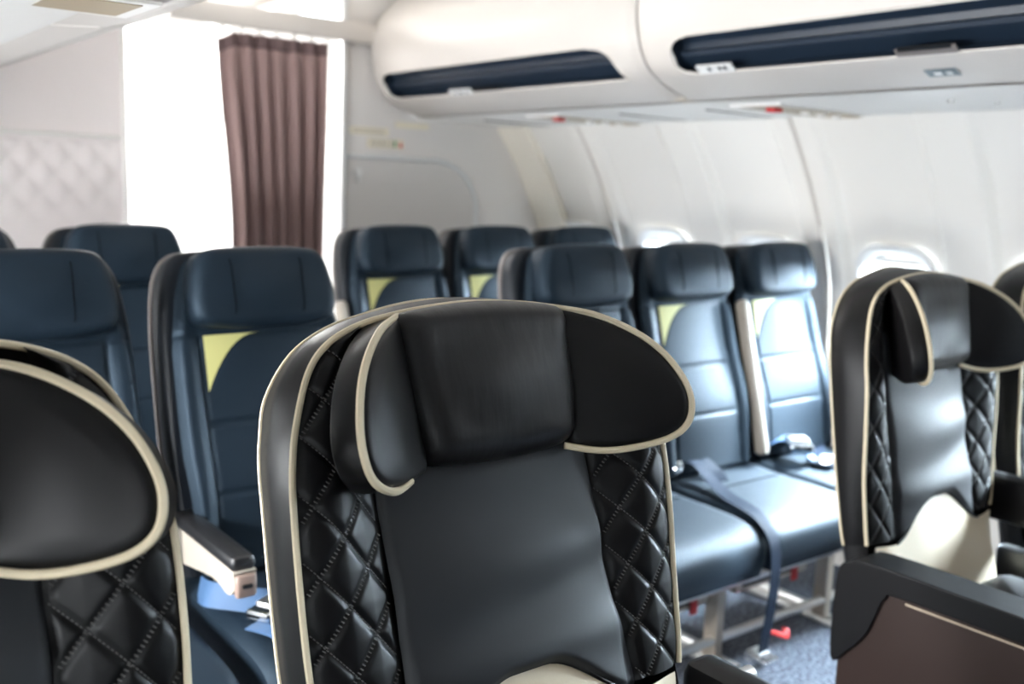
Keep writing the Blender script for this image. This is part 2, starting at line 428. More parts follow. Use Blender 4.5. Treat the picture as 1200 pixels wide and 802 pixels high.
# --- overhead bins
BP = spline([(2.40, 2.200, 0), (2.335, 2.135, 0), (2.285, 2.065, 0), (2.262, 1.98, 0), (2.266, 1.90, 0), (2.290, 1.825, 0), (2.335, 1.765, 0), (2.42, 1.722, 0), (2.50, 1.697, 0)], 6)
def bp(t):                                   # t in 0..1 along the section
    k = t * (len(BP) - 1); i = min(int(k), len(BP) - 2); return BP[i].lerp(BP[i + 1], k - i)
T0, T1 = .565, .775                          # slot band of the section
def overhead_bin(y0, y1, sl, flip, label, dx=0, slot=True):
    """one bin between y0 (near) and y1 (far); sl = (near end, far end) of its hand slot"""
    o = empty('overhead_bin', ((2 * CX - 2.4 if flip else 2.4) + dx, (y0 + y1) / 2, 1.7), label, 'overhead bin', 'overhead luggage bins')
    L = Vector(o.location)
    def P(x, y, z): return Vector((((2 * CX - x) if flip else x) + dx, y, z)) - L
    body = MB()
    e = .010
    def sec(t, y):
        q = bp(t); k = 1 - sm(0, .035, min(y - y0, y1 - y)); 
        return P(q.x + .018 * k, y, q.y + .012 * k)
    ys = [y0, y0 + .006, y0 + .015, y0 + .035, y0 + .3 * (y1 - y0), y0 + .7 * (y1 - y0), y1 - .035, y1 - .015, y1 - .006, y1]
    def band(ta, tb, n, yfun):
        rows = []
        for k in range(n + 1):
            t = lerp(ta, tb, k / n); rows.append([sec(t, yy) for yy in yfun(t)])
        loft(body, rows, False)
    band(0, T0, 30, lambda t: ys); band(T1, 1, 14, lambda t: ys)
    def near(t):                              # near end is raked, far end rounded
        a = (t - T0) / (T1 - T0); return sl[0] - .03 - .0 * a + .10 * (1 - math.sqrt(max(0, 1 - (1 - min(a / .35, 1)) ** 2))) - .055 * a
    def far(t):
        a = (t - T0) / (T1 - T0) * 2 - 1; return sl[1] - .075 * (1 - math.sqrt(max(0, 1 - abs(a) ** 2.6)))
    if not slot: band(T0, T1, 14, lambda t: ys)
    if slot: band(T0, T1, 14, lambda t: [y0, y0 + .006, y0 + .015, y0 + .035, lerp(y0 + .035, near(t), .6), near(t)])
    if slot: band(T0, T1, 14, lambda t: [far(t), lerp(far(t), y1 - .035, .4), y1 - .035, y1 - .015, y1 - .006, y1])
    # bottom, ends
    q = BP[-1]
    for yy, rev in ((y0, 0), (y1, 1)):
        pts = [sec(k / 40, yy) for k in range(41)] + [P(2.95, yy, 1.697), P(2.87, yy, 1.80), P(2.87, yy, 2.2)]
        body.add(pts, [tuple(range(len(pts)))])
    loft(body, [[P(2.50, y0, 1.697), P(2.50, y1, 1.697)], [P(2.60, y0, 1.690), P(2.60, y1, 1.690)], [P(2.95, y0, 1.692), P(2.95, y1, 1.692)]], False)
    body.build('bin_body', 'bin', o, angle=55)
    gk = MB(); loft(gk, [[P(q.x + .03, yy, q.y + .02) for q in BP[6:]] for yy in (y1 - .001, y1 + .008)], False); gk.build('bin_gap_shade', 'ink', o)  # dark strip added for the shade in the gap between bins
    if not slot: return o, P
    # recessed hand slot
    tr = MB(); rows = []
    n = 16
    for k in range(n + 1):
        a = k / n; t = lerp(T0, T1, a); c = bp(t)
        prof = [(0, 0), (.05, .012), (.075, .010)]
        rows.append([sec(t, near(t)), sec(t, far(t)), c])
    # pocket section: straight in from the top lip, down a step, back out to the lower lip
    a, b_ = bp(T0), bp(T1)
    pk = [(a.x, a.y), (a.x + .045, a.y + .006), (a.x + .070, a.y - .012), (a.x + .074, a.y - .030), (a.x + .060, a.y - .038), (a.x + .066, a.y - .050), (b_.x + .045, b_.y + .024), (b_.x, b_.y)]
    pr = [[P(x, sl[0] - .10, z) for x, z in pk], [P(x, sl[1] + .0, z) for x, z in pk]]
    loft(tr, pr, False)
    for yy in (sl[0] - .10, sl[1]):
        tr.add([P(x, yy, z) for x, z in pk], [tuple(range(len(pk)))])
    tr.build('hand_slot', 'navy_trough', o, angle=30)
    lip = MB(); outl = [sec(lerp(T0, T1, k / 14), far(lerp(T0, T1, k / 14))) for k in range(15)]
    outl2 = [sec(lerp(T1, T0, k / 14), near(lerp(T1, T0, k / 14))) for k in range(15)]
    tube(lip, outl + outl2 + [outl[0]], .004, 6); lip.build('slot_lip', 'bin', o)
    return o, P
bin1, P1 = overhead_bin(2.335, 3.975, (2.50, 3.90), False, 'farther right overhead bin with a dark slot, ending at the grey rear wall')
bin2, P2 = overhead_bin(.66, 2.325, (.83, 2.19), False, 'nearer right overhead bin with a long dark slot, grey placard beneath')
bin3, P3 = overhead_bin(2.25, 3.97, (2.42, 3.85), True, 'left overhead bin seen from beneath at the top left corner', .15, False)
overhead_bin(.58, 2.24, (.75, 2.1), True, 'left overhead bin straight above the nearest seat', .15, False)
# stickers and latches in the slots
def onslot(P, o, t, y, w, h, material, name, off=.004):
    q = bp(t); q2 = bp(t + .02); tan = (q2 - q).normalized(); n = Vector((-tan.y * -1, tan.x * -1, 0))
    mb = MB(); rows = []
    for s in (-h / 2, h / 2):
        c = Vector((q.x, q.y, 0)) + tan * s
        rows.append([P(c.x - abs(tan.y) * off, y - w / 2, c.y - abs(tan.x) * off), P(c.x - abs(tan.y) * off, y + w / 2, c.y - abs(tan.x) * off)])
    n_ = [[p + Vector((.004, 0, .004)) for p in r] for r in rows]
    loft(mb, [rows[0], rows[1], n_[1], n_[0], rows[0]], False); mb.build(name, material, o, smooth=False)
onslot(P1, bin1, .755, 3.36, .15, .03, 'paper', 'white_label')
onslot(P1, bin1, .757, 3.36, .02, .012, 'ink', 'label_print', .006); onslot(P1, bin1, .757, 3.32, .012, .012, 'ink', 'label_print', .006); onslot(P1, bin1, .757, 3.40, .015, .012, 'ink', 'label_print', .006)
onslot(P1, bin1, .748, 3.19, .16, .012, 'black_plastic', 'latch')
onslot(P2, bin2, .748, 2.04, .135, .034, 'paper', 'white_label')
for yy in (2.06, 2.02, 2.00): onslot(P2, bin2, .745, yy, .012, .014, 'ink', 'label_print', .006)
onslot(P2, bin2, .752, 1.375, .16, .026, 'taupe', 'latch'); onslot(P2, bin2, .735, 1.375, .14, .012, 'black_plastic', 'latch_slot', .006)
onslot(P2, bin2, .88, 1.375, .085, .036, 'placard', 'pictogram_placard', .003)
onslot(P2, bin2, .88, 1.385, .020, .013, 'paper', 'pictogram', .0055); onslot(P2, bin2, .88, 1.355, .016, .013, 'trim', 'pictogram', .0055)

# --- soffit with service units above the seats
def soffit(flip):
    mb = MB(); dx = .06 if flip else 0
    pts = [(2.52, 1.690), (2.56, 1.680), (3.06, 1.676), (3.10, 1.690)]
    def P(x, y, z): return ((2 * CX - x + dx) if flip else x, y, z)
    loft(mb, [[P(x, -2.35, z) for x, z in pts], [P(x, 3.99, z) for x, z in pts]], False)
    o = mb.build('ceiling_soffit_left' if flip else 'ceiling_soffit_right', 'white'); tag(o, kind='structure')
    for y in (-.5, .55, 1.2, 2.33, 2.75, 3.6):
        g = MB(); box(g, P(2.81, y, 1.6765), (.36, .006, .004)); g.build('joint', 'taupe', o, smooth=False)
    return o
sr = soffit(False); soffit(True)
def service_unit(x0, x1, y, label, z=1.676, full=True):
    t = empty('passenger_service_unit', ((x0 + x1) / 2, y, z), label, 'service panel', 'passenger service units under the bins')
    w = x1 - x0
    f = MB(); box(f, (0, 0, .001), (w + .05, .20, .006)); f.build('frame', 'white', t, smooth=False)
    f = MB(); box(f, (0, 0, -.001), (w, .155, .005)); f.build('recess_tray', 'tan_recess', t, smooth=False)
    if not full: return t
    f = MB(); box(f, (-w / 2 + .05, -.02, -.010), (.045, .035, .014), .004); f.build('red_tab', 'red', t)
    for k in range(3):
        f = MB(); tube(f, [(-.02 + .085 * k, -.02, -.004), (-.02 + .085 * k, -.02, -.011)], .019, 12); n = f.build('air_nozzle', 'white', t)
        f = MB(); tube(f, [(-.02 + .085 * k, -.02, -.010), (-.02 + .085 * k, -.02, -.014)], .010, 10); f.build('nozzle_core', 'steel', n)
    f = MB(); box(f, (w / 2 - .05, -.01, -.005), (.08, .10, .006), .002); f.build('speaker_cover', 'alu', t)
    return t
service_unit(2.585, 3.06, 2.07, 'tan recessed service panel with red tab under the nearer right bin')
service_unit(2.585, 3.06, 3.12, 'tan recessed service panel with red tab under the farther right bin')
service_unit(.20, .58, 1.87, 'plain tan service panel beneath the left overhead bin', 1.683, False)
for k, (x, y) in enumerate(((2.80, 1.42), (2.88, 1.36), (2.70, 1.50), (2.95, 1.30))):
    g = MB(); tube(g, [(x, y, 1.679), (x, y, 1.672)], .008, 8); g.build('screw', 'steel', sr)

# --- curtain
ct = empty('curtain', (1.82, B - .03, 1.97), 'mauve pleated curtain hanging in the bright doorway', 'curtain')
def curtain_fn(z0, z1, dy=0):
    def fn(u, v):
        z = lerp(z0, z1, v); drop = (1.965 - z)
        xl = 1.583 + .055 * sm(0, .9, drop) + .01 * math.sin(drop * 3); xr = 2.075 - .015 * sm(0, 1., drop)
        uu = u + .010 * math.sin(3 * u * PI + drop * 1.3)
        x = lerp(xl, xr, uu); a = .012 + .012 * sm(0, .4, drop)
        y = a * math.sin(u * 2 * PI * 7 + .5 * math.sin(drop * 2.0)) + .35 * a * math.sin(u * 2 * PI * 19 + drop)
        return (x - 1.82, y + dy + .02, z - 1.97 + (.012 * math.sin(u * PI * 16) - .035 * (1 - sm(0, .16, u)) if False else 0) - .03 * (1 - sm(0, .15, u)) * (1 if z > 1.6 else 0))
    return fn
cl = grid(curtain_fn(.08, 1.922), 190, 40).build('curtain_cloth', 'curtain', ct, angle=80)
sol = cl.modifiers.new('th', 'SOLIDIFY'); sol.thickness = .003
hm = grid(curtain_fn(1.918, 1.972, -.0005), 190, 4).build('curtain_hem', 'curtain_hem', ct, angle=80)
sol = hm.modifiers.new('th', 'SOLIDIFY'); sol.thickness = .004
for k in range(7):
    x = 1.60 + .465 * k / 6
    h = MB(); tube(h, [(x - 1.82, .012, .0 - (.02 if k == 0 else 0)), (x - 1.82, .012, .035)], .007, 8); h.build('curtain_hook', 'white', ct)
rl = MB(); box(rl, (0, .012, .042), (.80, .018, .014), .003); rl.build('curtain_rail', 'white', ct)

# ================================================================== ECONOMY SEATS
TE = math.radians(15)
EX = frame_xf((0, 0, 1.13), TE)
def eco_hw(s):   # half width of the back
    return interp([(-.70, .215), (-.40, .236), (-.15, .232), (-.02, .212), (.05, .19), (.078, .165), (.09, .12)], s)
def make_eco():
    r = empty('airline_seat', (0, 0, 0))
    # shell behind: rounded slab with a taupe rim
    top = [(-.215, -.70), (-.236, -.45), (-.235, -.20), (-.230, -.08), (-.221, .0), (-.207, .05), (-.182, .083), (-.14, .095), (0, .098)]
    out = [(p.x, p.y) for p in spline([(x, s, 0) for x, s in top] + [(-x, s, 0) for x, s in top[-2::-1]], 4)]
    shell = pillow(out, -.085, -.012, .022, 0, 3).xf(EX).build('back_shell', 'blue_dark', r, angle=50)
    rim = MB(); tube(rim, [(x * 1.0, s, -.078) for x, s in out], .0075, 6); rim.xf(EX).build('shell_rim', 'taupe', shell)
    # front upholstery with sunk seams and fuller side bolsters
    def groove(x, s):
        g = 0
        for sx in (-.158, .160):
            if s < -.11: g += math.exp(-((x - sx) / .005) ** 2)
        if -.158 < x < .160:
            for sh in (-.325, -.490): g += math.exp(-((s - sh + .03 * (x / .16) ** 2 * 0) / .005) ** 2)
            if s > -.26:   # curved seam beside the patch
                a = (x + .150) / .135; c = -.25 + .137 * (1 - (1 - max(0, min(a, 1))) ** 2.3)
                if 0 < a < 1: g += math.exp(-((s - c) / .006) ** 2)
        g += math.exp(-((s + .112) / .006) ** 2)
        return min(g, 1)
    def fb(u, v):
        s = lerp(-.69, .07, v); hw = eco_hw(s) - .012; x = (u * 2 - 1) * hw
        e = hw - abs(x)
        d = .010 + .020 * sm(0, .02, e) + .010 * sm(.16, .19, abs(x)) * (1 - sm(.205, .235, abs(x))) * (1 - sm(-.2, -.05, s)) + .012 * (1 - (x / .16) ** 2 if abs(x) < .16 else 0)
        d += .018 * math.exp(-((s + .47) / .13) ** 2)
        return (x, s, d - .006 * groove(x, s) - .03 * (1 - sm(-.69, -.67, s)))
    grid(fb, 88, 140).xf(EX).build('backrest', 'blue', r, angle=70)
    # yellow patch with a concave side
    pp = [(-.150, -.118)] + [(-.150 + .135 * k / 10, -.118) for k in range(1, 11)]
    cur = []
    for k in range(11):
        a = 1 - k / 10; cur.append((-.150 + .135 * a, -.252 + .134 * (1 - (1 - a) ** 2.3)))
    cur[0] = (-.015, -.1185)
    pm = MB(); topn = pp; n = len(cur)
    rows = []
    for k in range(12):
        a = k / 11; x = -.150 + .135 * a; s1 = -.117; s0 = -.250 + .133 * (1 - (1 - a) ** 2.3)
        row = []
        for j in range(7):
            s = lerp(s0, s1, j / 6); hw = eco_hw(s) - .012; d = .010 + .020 + .012 * (1 - (x / .16) ** 2)
            d += .018 * math.exp(-((s + .47) / .13) ** 2); row.append((x, s, d + .0015))
        rows.append(row)
    loft(pm, rows, False); pm.xf(EX).build('yellow_patch', 'yellow', r)
    # headrest cushion
    hr = spline([(-.184, -.05, 0), (-.177, .02, 0), (-.155, .070, 0), (-.11, .085, 0), (0, .089, 0), (.11, .085, 0), (.155, .070, 0), (.177, .02, 0), (.184, -.05, 0), (.168, -.090, 0), (.11, -.104, 0), (0, -.108, 0), (-.11, -.104, 0), (-.168, -.090, 0)], 4, True)
    hrs = [(p.x, p.y) for p in hr]
    hd = pillow(hrs, -.01, .094, .034, .012).xf(EX).build('headrest', 'blue', r, angle=70)
    for sx in (-.088, .084):
        q = MB(); tube(q, [(sx * (1 + .04 * t), lerp(-.100, .078, t), .1022 - .034 * max(0, abs(t * 2 - 1) - .62) / .38) for t in [k / 12 for k in range(13)]], .0016, 5)
        q.xf(EX).build('headrest_seam', 'seam', hd)
    # cushion: rounded block with waterfall front
    def fcus(u, v):
        # v from rear (0) over top to front bottom (1)
        pr = CUS[min(int(v * (len(CUS) - 1) + .5), len(CUS) - 1)]
        x = (u * 2 - 1) * .238; e = .238 - abs(x)
        k = 1 - sm(0, .030, e); cyy, czz = -.36, .40
        return (x, lerp(pr.x, cyy, .07 * k), lerp(pr.y, czz, .30 * k * k) - .0 * k)
    CUS = spline([(-.10, .40, 0), (-.105, .462, 0), (-.16, .478, 0), (-.30, .470, 0), (-.46, .468, 0), (-.58, .458, 0), (-.635, .430, 0), (-.650, .385, 0), (-.640, .335, 0), (-.60, .315, 0), (-.3, .325, 0), (-.1, .345, 0)], 5)
    grid(fcus, 30, len(CUS) - 1).build('seat_cushion', 'blue', r, angle=80)
    for sx in (-1, 1):
        sk = MB(); sk.add([(sx * .238, lerp(p.x, -.36, .07), lerp(p.y, .40, .30)) for p in CUS], [tuple(range(len(CUS)))])
        sk.build('cushion_side', 'blue', r, smooth=False)
    q = MB(); tube(q, [(x, -.33, .4715 - .012 * sm(.19, .23, abs(x))) for x in [-.22 + .44 * k / 12 for k in range(13)]], .0018, 5); q.build('cushion_seam', 'seam', r)
    pn = MB(); box(pn, (0, -.40, .315), (.45, .36, .03), .008); pn.build('seat_pan', 'alu', r)
    return r
def arm_raised(parent, sx, s0=-.62, s1=-.10, d=.02, w=.042):
    mb = MB(); box(mb, (0, 0, 0), (w, .05, s1 - s0), .02)
    mb.v = [(x + sx, (s0 + s1) / 2 + z, d + y) for x, y, z in mb.v]
    return mb.xf(EX).build('raised_armrest', 'armcream', parent)
def arm_down(parent, sx, top=.625, tip=-.46):
    a = MB(); pr = spline([(-.12, top - .02, 0), (tip + .03, top - .02, 0), (tip, top - .028, 0), (tip - .004, top - .055, 0), (tip + .03, top - .078, 0), (tip + .12, top - .07, 0), (-.12, top - .11, 0)], 4)
    loft(a, [[(sx + k, p.x, p.y) for p in pr] for k in (-.024, -.018, .018, .024)], True, True); arm = a.build('armrest', 'armcream', parent)
    p = MB(); box(p, (sx, (tip - .12) / 2, top - .008), (.054, abs(tip + .12) - .0, .032), .012); p.build('arm_pad', 'black_plastic', arm)
    t = MB(); box(t, (sx, tip - .004, top - .052), (.046, .02, .05), .009); t.build('end_cap', 'armtip', arm)
    t = MB(); box(t, (sx, tip - .014, top - .050), (.022, .006, .009), .002); t.build('cap_slot', 'black_plastic', arm)
def belt(parent, pts, side, w=.048, material='strap_dark', name='seat_belt'):
    mb = MB(); P = spline(pts, 5); ribbon(mb, P, w, side); return mb.build(name, material, parent)
def buckle(parent, loc, rz=0, s=1.0):
    b = MB(); box(b, (0, 0, 0), (.075 * s, .055 * s, .022 * s), .007); f = lambda p: Vector((loc[0] + p[0] * math.cos(rz) - p[1] * math.sin(rz), loc[1] + p[0] * math.sin(rz) + p[1] * math.cos(rz), loc[2] + p[2]))
    o = b.xf(f).build('buckle', 'chrome', parent)
    l = MB(); box(l, (.012 * s, 0, .014 * s), (.045 * s, .046 * s, .008 * s), .003); l.xf(f).build('buckle_flap', 'steel', o)
    return o
proto = make_eco()
R2, R3 = 2.32, 3.385
XR = [2.05, 2.53, 3.01]; XL = [1.0037, .475]
GE = 'navy economy seats'
spec = [
    (XL[0], R2, 'large navy seat with yellow corner patch, in front of the mauve curtain'),
    (XL[1], R2, 'navy seat at the left edge with its headrest cut by the frame'),
    (XR[0], R2, 'navy seat whose headrest peeks just above the central black seat'),
    (XR[1], R2, 'middle navy seat of the sunlit right-hand row, right of the central black seat'),
    (XR[2], R2, 'sunlit navy window seat, rightmost of its row behind the cream piped seat'),
    (XL[0], R3, 'rear navy seat in front of the blush quilted wall, left of the doorway'),
    (XL[1] + .01, R3, 'sliver of rear navy seat at the far left frame edge'),
    (XR[0], R3, 'rear navy aisle seat beside the doorway edge, below the wall stickers'),
    (XR[1], R3, 'rear navy middle seat in front of the curved grey access door edge'),
    (XR[2], R3, 'rear navy window seat, only its dark headrest top showing by the sidewall'),
]
eco = []
for i, (x, y, lab) in enumerate(spec):
    o = proto if i == 0 else copy_tree(proto)
    o.location = (x, y, 0); tag(o, lab, 'seat', GE); eco.append(o)
# armrests, belts (parts of the seat they are bolted to)
arm_down(eco[0], -.225, .625, -.475)
arm_raised(eco[0], .215, -.6, -.16, -.02, .035)
arm_raised(eco[2], -.262, -.62, -.16); arm_raised(eco[3], .243, -.66, -.115, .055, .033)
arm_raised(eco[7], -.262, -.62, -.19, .01)
arm_down(eco[4], .262, .625, -.40)
b0 = belt(eco[0], [(-.225, -.22, .475), (-.235, -.30, .492), (-.20, -.355, .496), (-.15, -.395, .490), (-.09, -.42, .482), (.0, -.43, .478)], (.30, .45, .8), .055, 'strap')
buckle(eco[0], (-.155, -.435, .486), .5, 1.1)
belt(eco[0], [(.16, -.18, .478), (.10, -.28, .480), (.02, -.40, .482)], (1, .5, 0), .046, 'strap')
belt(eco[0], [(-.205, -.46, .474), (-.175, -.52, .473), (-.150, -.60, .462)], (.9, .5, 0), .04, 'strap')
# belts between the first and second, second and third right seats
belt(eco[3], [(-.20, -.13, .50), (-.10, -.20, .53), (-.12, -.30, .50), (-.17, -.42, .482), (-.215, -.56, .475), (-.238, -.640, .440), (-.240, -.665, .36), (-.240, -.66, .22), (-.238, -.64, .075)], [(.9, .5, .1)] * 21 + [(1, .1, 0)] * 20, .05)
belt(eco[3], [(-.13, -.15, .505), (-.06, -.20, .53), (-.035, -.25, .50), (-.06, -.30, .48)], (.8, .4, .3), .045, 'strap_dark')
buckle(eco[3], (-.15, -.17, .51), .4, 1.3); buckle(eco[3], (-.238, -.64, .06), 1.57, 1.1)
rt_ = MB(); tube(rt_, spline([(-.16, -.60, .11), (-.115, -.62, .09), (-.07, -.60, .075), (-.05, -.58, .08)], 4), .012, 8, .6); rt_.build('red_strap', 'red', eco[3])
belt(eco[2], [(.21, -.20, .485), (.12, -.32, .478), (.03, -.42, .476), (-.10, -.47, .474)], (.5, .9, 0), .014)
belt(eco[4], [(-.20, -.16, .49), (-.12, -.20, .545), (-.08, -.26, .53), (-.07, -.33, .48)], (.8, .5, .2), .05, 'strap')
buckle(eco[4], (-.10, -.27, .53), .9, 1.5); buckle(eco[4], (-.06, -.36, .49), .3, 1.0)
belt(eco[4], [(.18, -.15, .49), (.05, -.25, .485), (-.08, -.33, .482), (-.02, -.40, .478)], (.5, .9, 0), .048)

# seat legs and beams carrying each bench
def bench_frame(x0, x1, legs, y, label):
    t = empty('seat_frame', ((x0 + x1) / 2, y - .4, 0), label, 'seat frame', 'metal frames under the navy seats')
    ox, oy = (x0 + x1) / 2, y - .4
    for dy in (-.14, .12):
        b = MB(); tube(b, [(x0 - ox, dy, .275), (x1 - ox, dy, .275)], .022, 12); b.build('beam', 'steel', t)
    b = MB(); tube(b, [(x0 - ox + .1, -.10, .075), (x1 - ox - .1, -.10, .075)], .014, 10); b.build('baggage_bar', 'steel', t)
    for lx in legs:
        l = MB(); box(l, (lx - ox, -.09, .145), (.036, .05, .29), .006); l.build('leg', 'alu', t)
        l = MB(); tube(l, [(lx - ox, .26, .02), (lx - ox, .05, .27)], .018, 8); l.build('leg', 'alu', t)
        l = MB(); tube(l, [(lx - ox, -.08, .03), (lx - ox, .27, .03)], .016, 8); l.build('strut', 'steel', t)
        l = MB(); box(l, (lx - ox, .08, .008), (.07, .52, .016), .004); l.build('floor_fitting', 'steel', t)
    return t
bench_frame(1.82, 3.26, (2.25, 2.80), R2, 'pale metal legs and bars under the sunlit right-hand navy bench')
bench_frame(.0, 1.24, (.35, .95), R2, 'metal legs under the navy seats at the left')
bench_frame(1.82, 3.26, (2.25, 2.80), R3, 'metal legs under the rearmost navy seats right of the aisle')
bench_frame(.0, 1.24, (.35, .95), R3, 'metal legs under the rearmost navy seats left of the aisle')
for o in (eco[2], eco[3]):
    b = MB(); box(b, (0, -.42, .232), (.36, .13, .09), .012); pc = b.build('life_vest_pouch', 'alu', o)
    b = MB(); box(b, (-.02, -.486, .235), (.26, .008, .06), .003); b.build('pouch_flap', 'brown', pc)
    b = MB(); box(b, (.10, -.492, .20), (.03, .008, .05), .003); b.build('pull_tab', 'red', pc)

# ================================================================== PREMIUM SEATS
TB = math.radians(20)
BX = frame_xf((0, 0, .99), TB)
FP = [(-.345, .306), (-.30, .312), (-.20, .319), (-.10, .322), (.0, .320), (.05, .313), (.10, .300), (.164, .273), (.20, .240), (.223, .190), (.236, .125), (.243, .06), (.246, 0)]
RP = [(-.345, .322), (-.30, .327), (-.20, .328), (-.10, .324), (.0, .318), (.06, .314), (.10, .307), (.150, .292), (.205, .248), (.238, .190), (.256, .123), (.268, .06), (.272, 0)]
def fpd(s): return interp([(-.35, -.010), (-.2, .006), (-.02, .035), (.25, .030)], s)
def path(tab, df):
    half = [(x, s, df(s)) for s, x in tab]
    return spline([(-x, s, d) for x, s, d in half] + [(x, s, d) for x, s, d in half[-2::-1]], 5)
def bol_d(a, x, s):
    base = lerp(-.004, fpd(s) - .004, sm(0, .75, a)) + .012 * math.sin(PI * min(a, 1)) 
    p = x / .0740 + s / .0862; q = x / .0740 - s / .0862
    dp = abs(p - round(p)) * .0561; dq = abs(q - round(q)) * .0561
    puff = (1 - .8 * math.exp(-(dp / .0050) ** 2)) * (1 - .8 * math.exp(-(dq / .0050) ** 2)) * (.72 + .28 * min(1, min(dp, dq) / .028))
    edge = sm(0, .10, a) * (1 - .6 * sm(.9, 1, a))
    return base + .0068 * puff * edge
def xin(s): return .187 + .0 * s + (.015 * sm(-.2, -.34, s))
def xout(s): return interp(FP, s) - .003
PHX, PHY = .0, .0
def stitch_lines(side):
    """points along every quilting seam of one bolster"""
    out = []
    for fam in (1, -1):
        for k in range(-14, 15):
            pts = []
            for j in range(400):
                s = lerp(-.345, .225, j / 399)
                x = .0740 * (k - fam * s / .0862)
                if xin(s) + .004 < x < xout(s) - .003: pts.append((x, s))
            if len(pts) > 6: out.append((fam, pts))
    return out
def add_wings(hd, phis):
    for_sides = zip((-1, 1), phis)
    W = [(-.012, .228), (.05, .206), (.106, .170), (.143, .130), (.165, .085), (.169, .052), (.157, .024), (.127, .008), (.07, .004), (.0, .014), (-.022, .026), (-.024, .10), (-.020, .18)]
    for sd, dg in for_sides:
        phi = math.radians(dg)
        wl = [(p.x, p.y) for p in spline([(x, s, 0) for x, s in W], 4, True)]
        pw = pillow(wl, -.046, .004, .016, .006, 8)
        def wx(p):
            lx, s, n = p[0], p[1], p[2]
            ph = phi * (1 - .25 * sm(0, .17, lx))
            return Vector((sd * (.142 + lx * math.cos(phi) - n * math.sin(phi)), s, .052 + lx * math.sin(phi) + n * math.cos(phi)))
        pw.xf(wx)
        if sd < 0: pw.f = [tuple(reversed(f)) for f in pw.f]
        wg = pw.xf(BX).build('head_wing', 'black_leather', hd, angle=75)
        pipe = spline([(-.012, .230, -.004), (.05, .208, -.004), (.106, .172, -.004), (.145, .131, -.004), (.167, .086, -.004), (.171, .051, -.004), (.159, .022, -.004), (.128, .006, -.004)] + ([(.07, .001, -.004), (.02, .006, -.002), (-.03, .022, .004)] if sd > 0 else [(.085, .001, -.004), (.040, .010, -.003)]), 6)
        t = MB(); tube(t, pipe, .0052, 8); t.xf(wx).xf(BX).build('wing_piping', 'piping', wg)
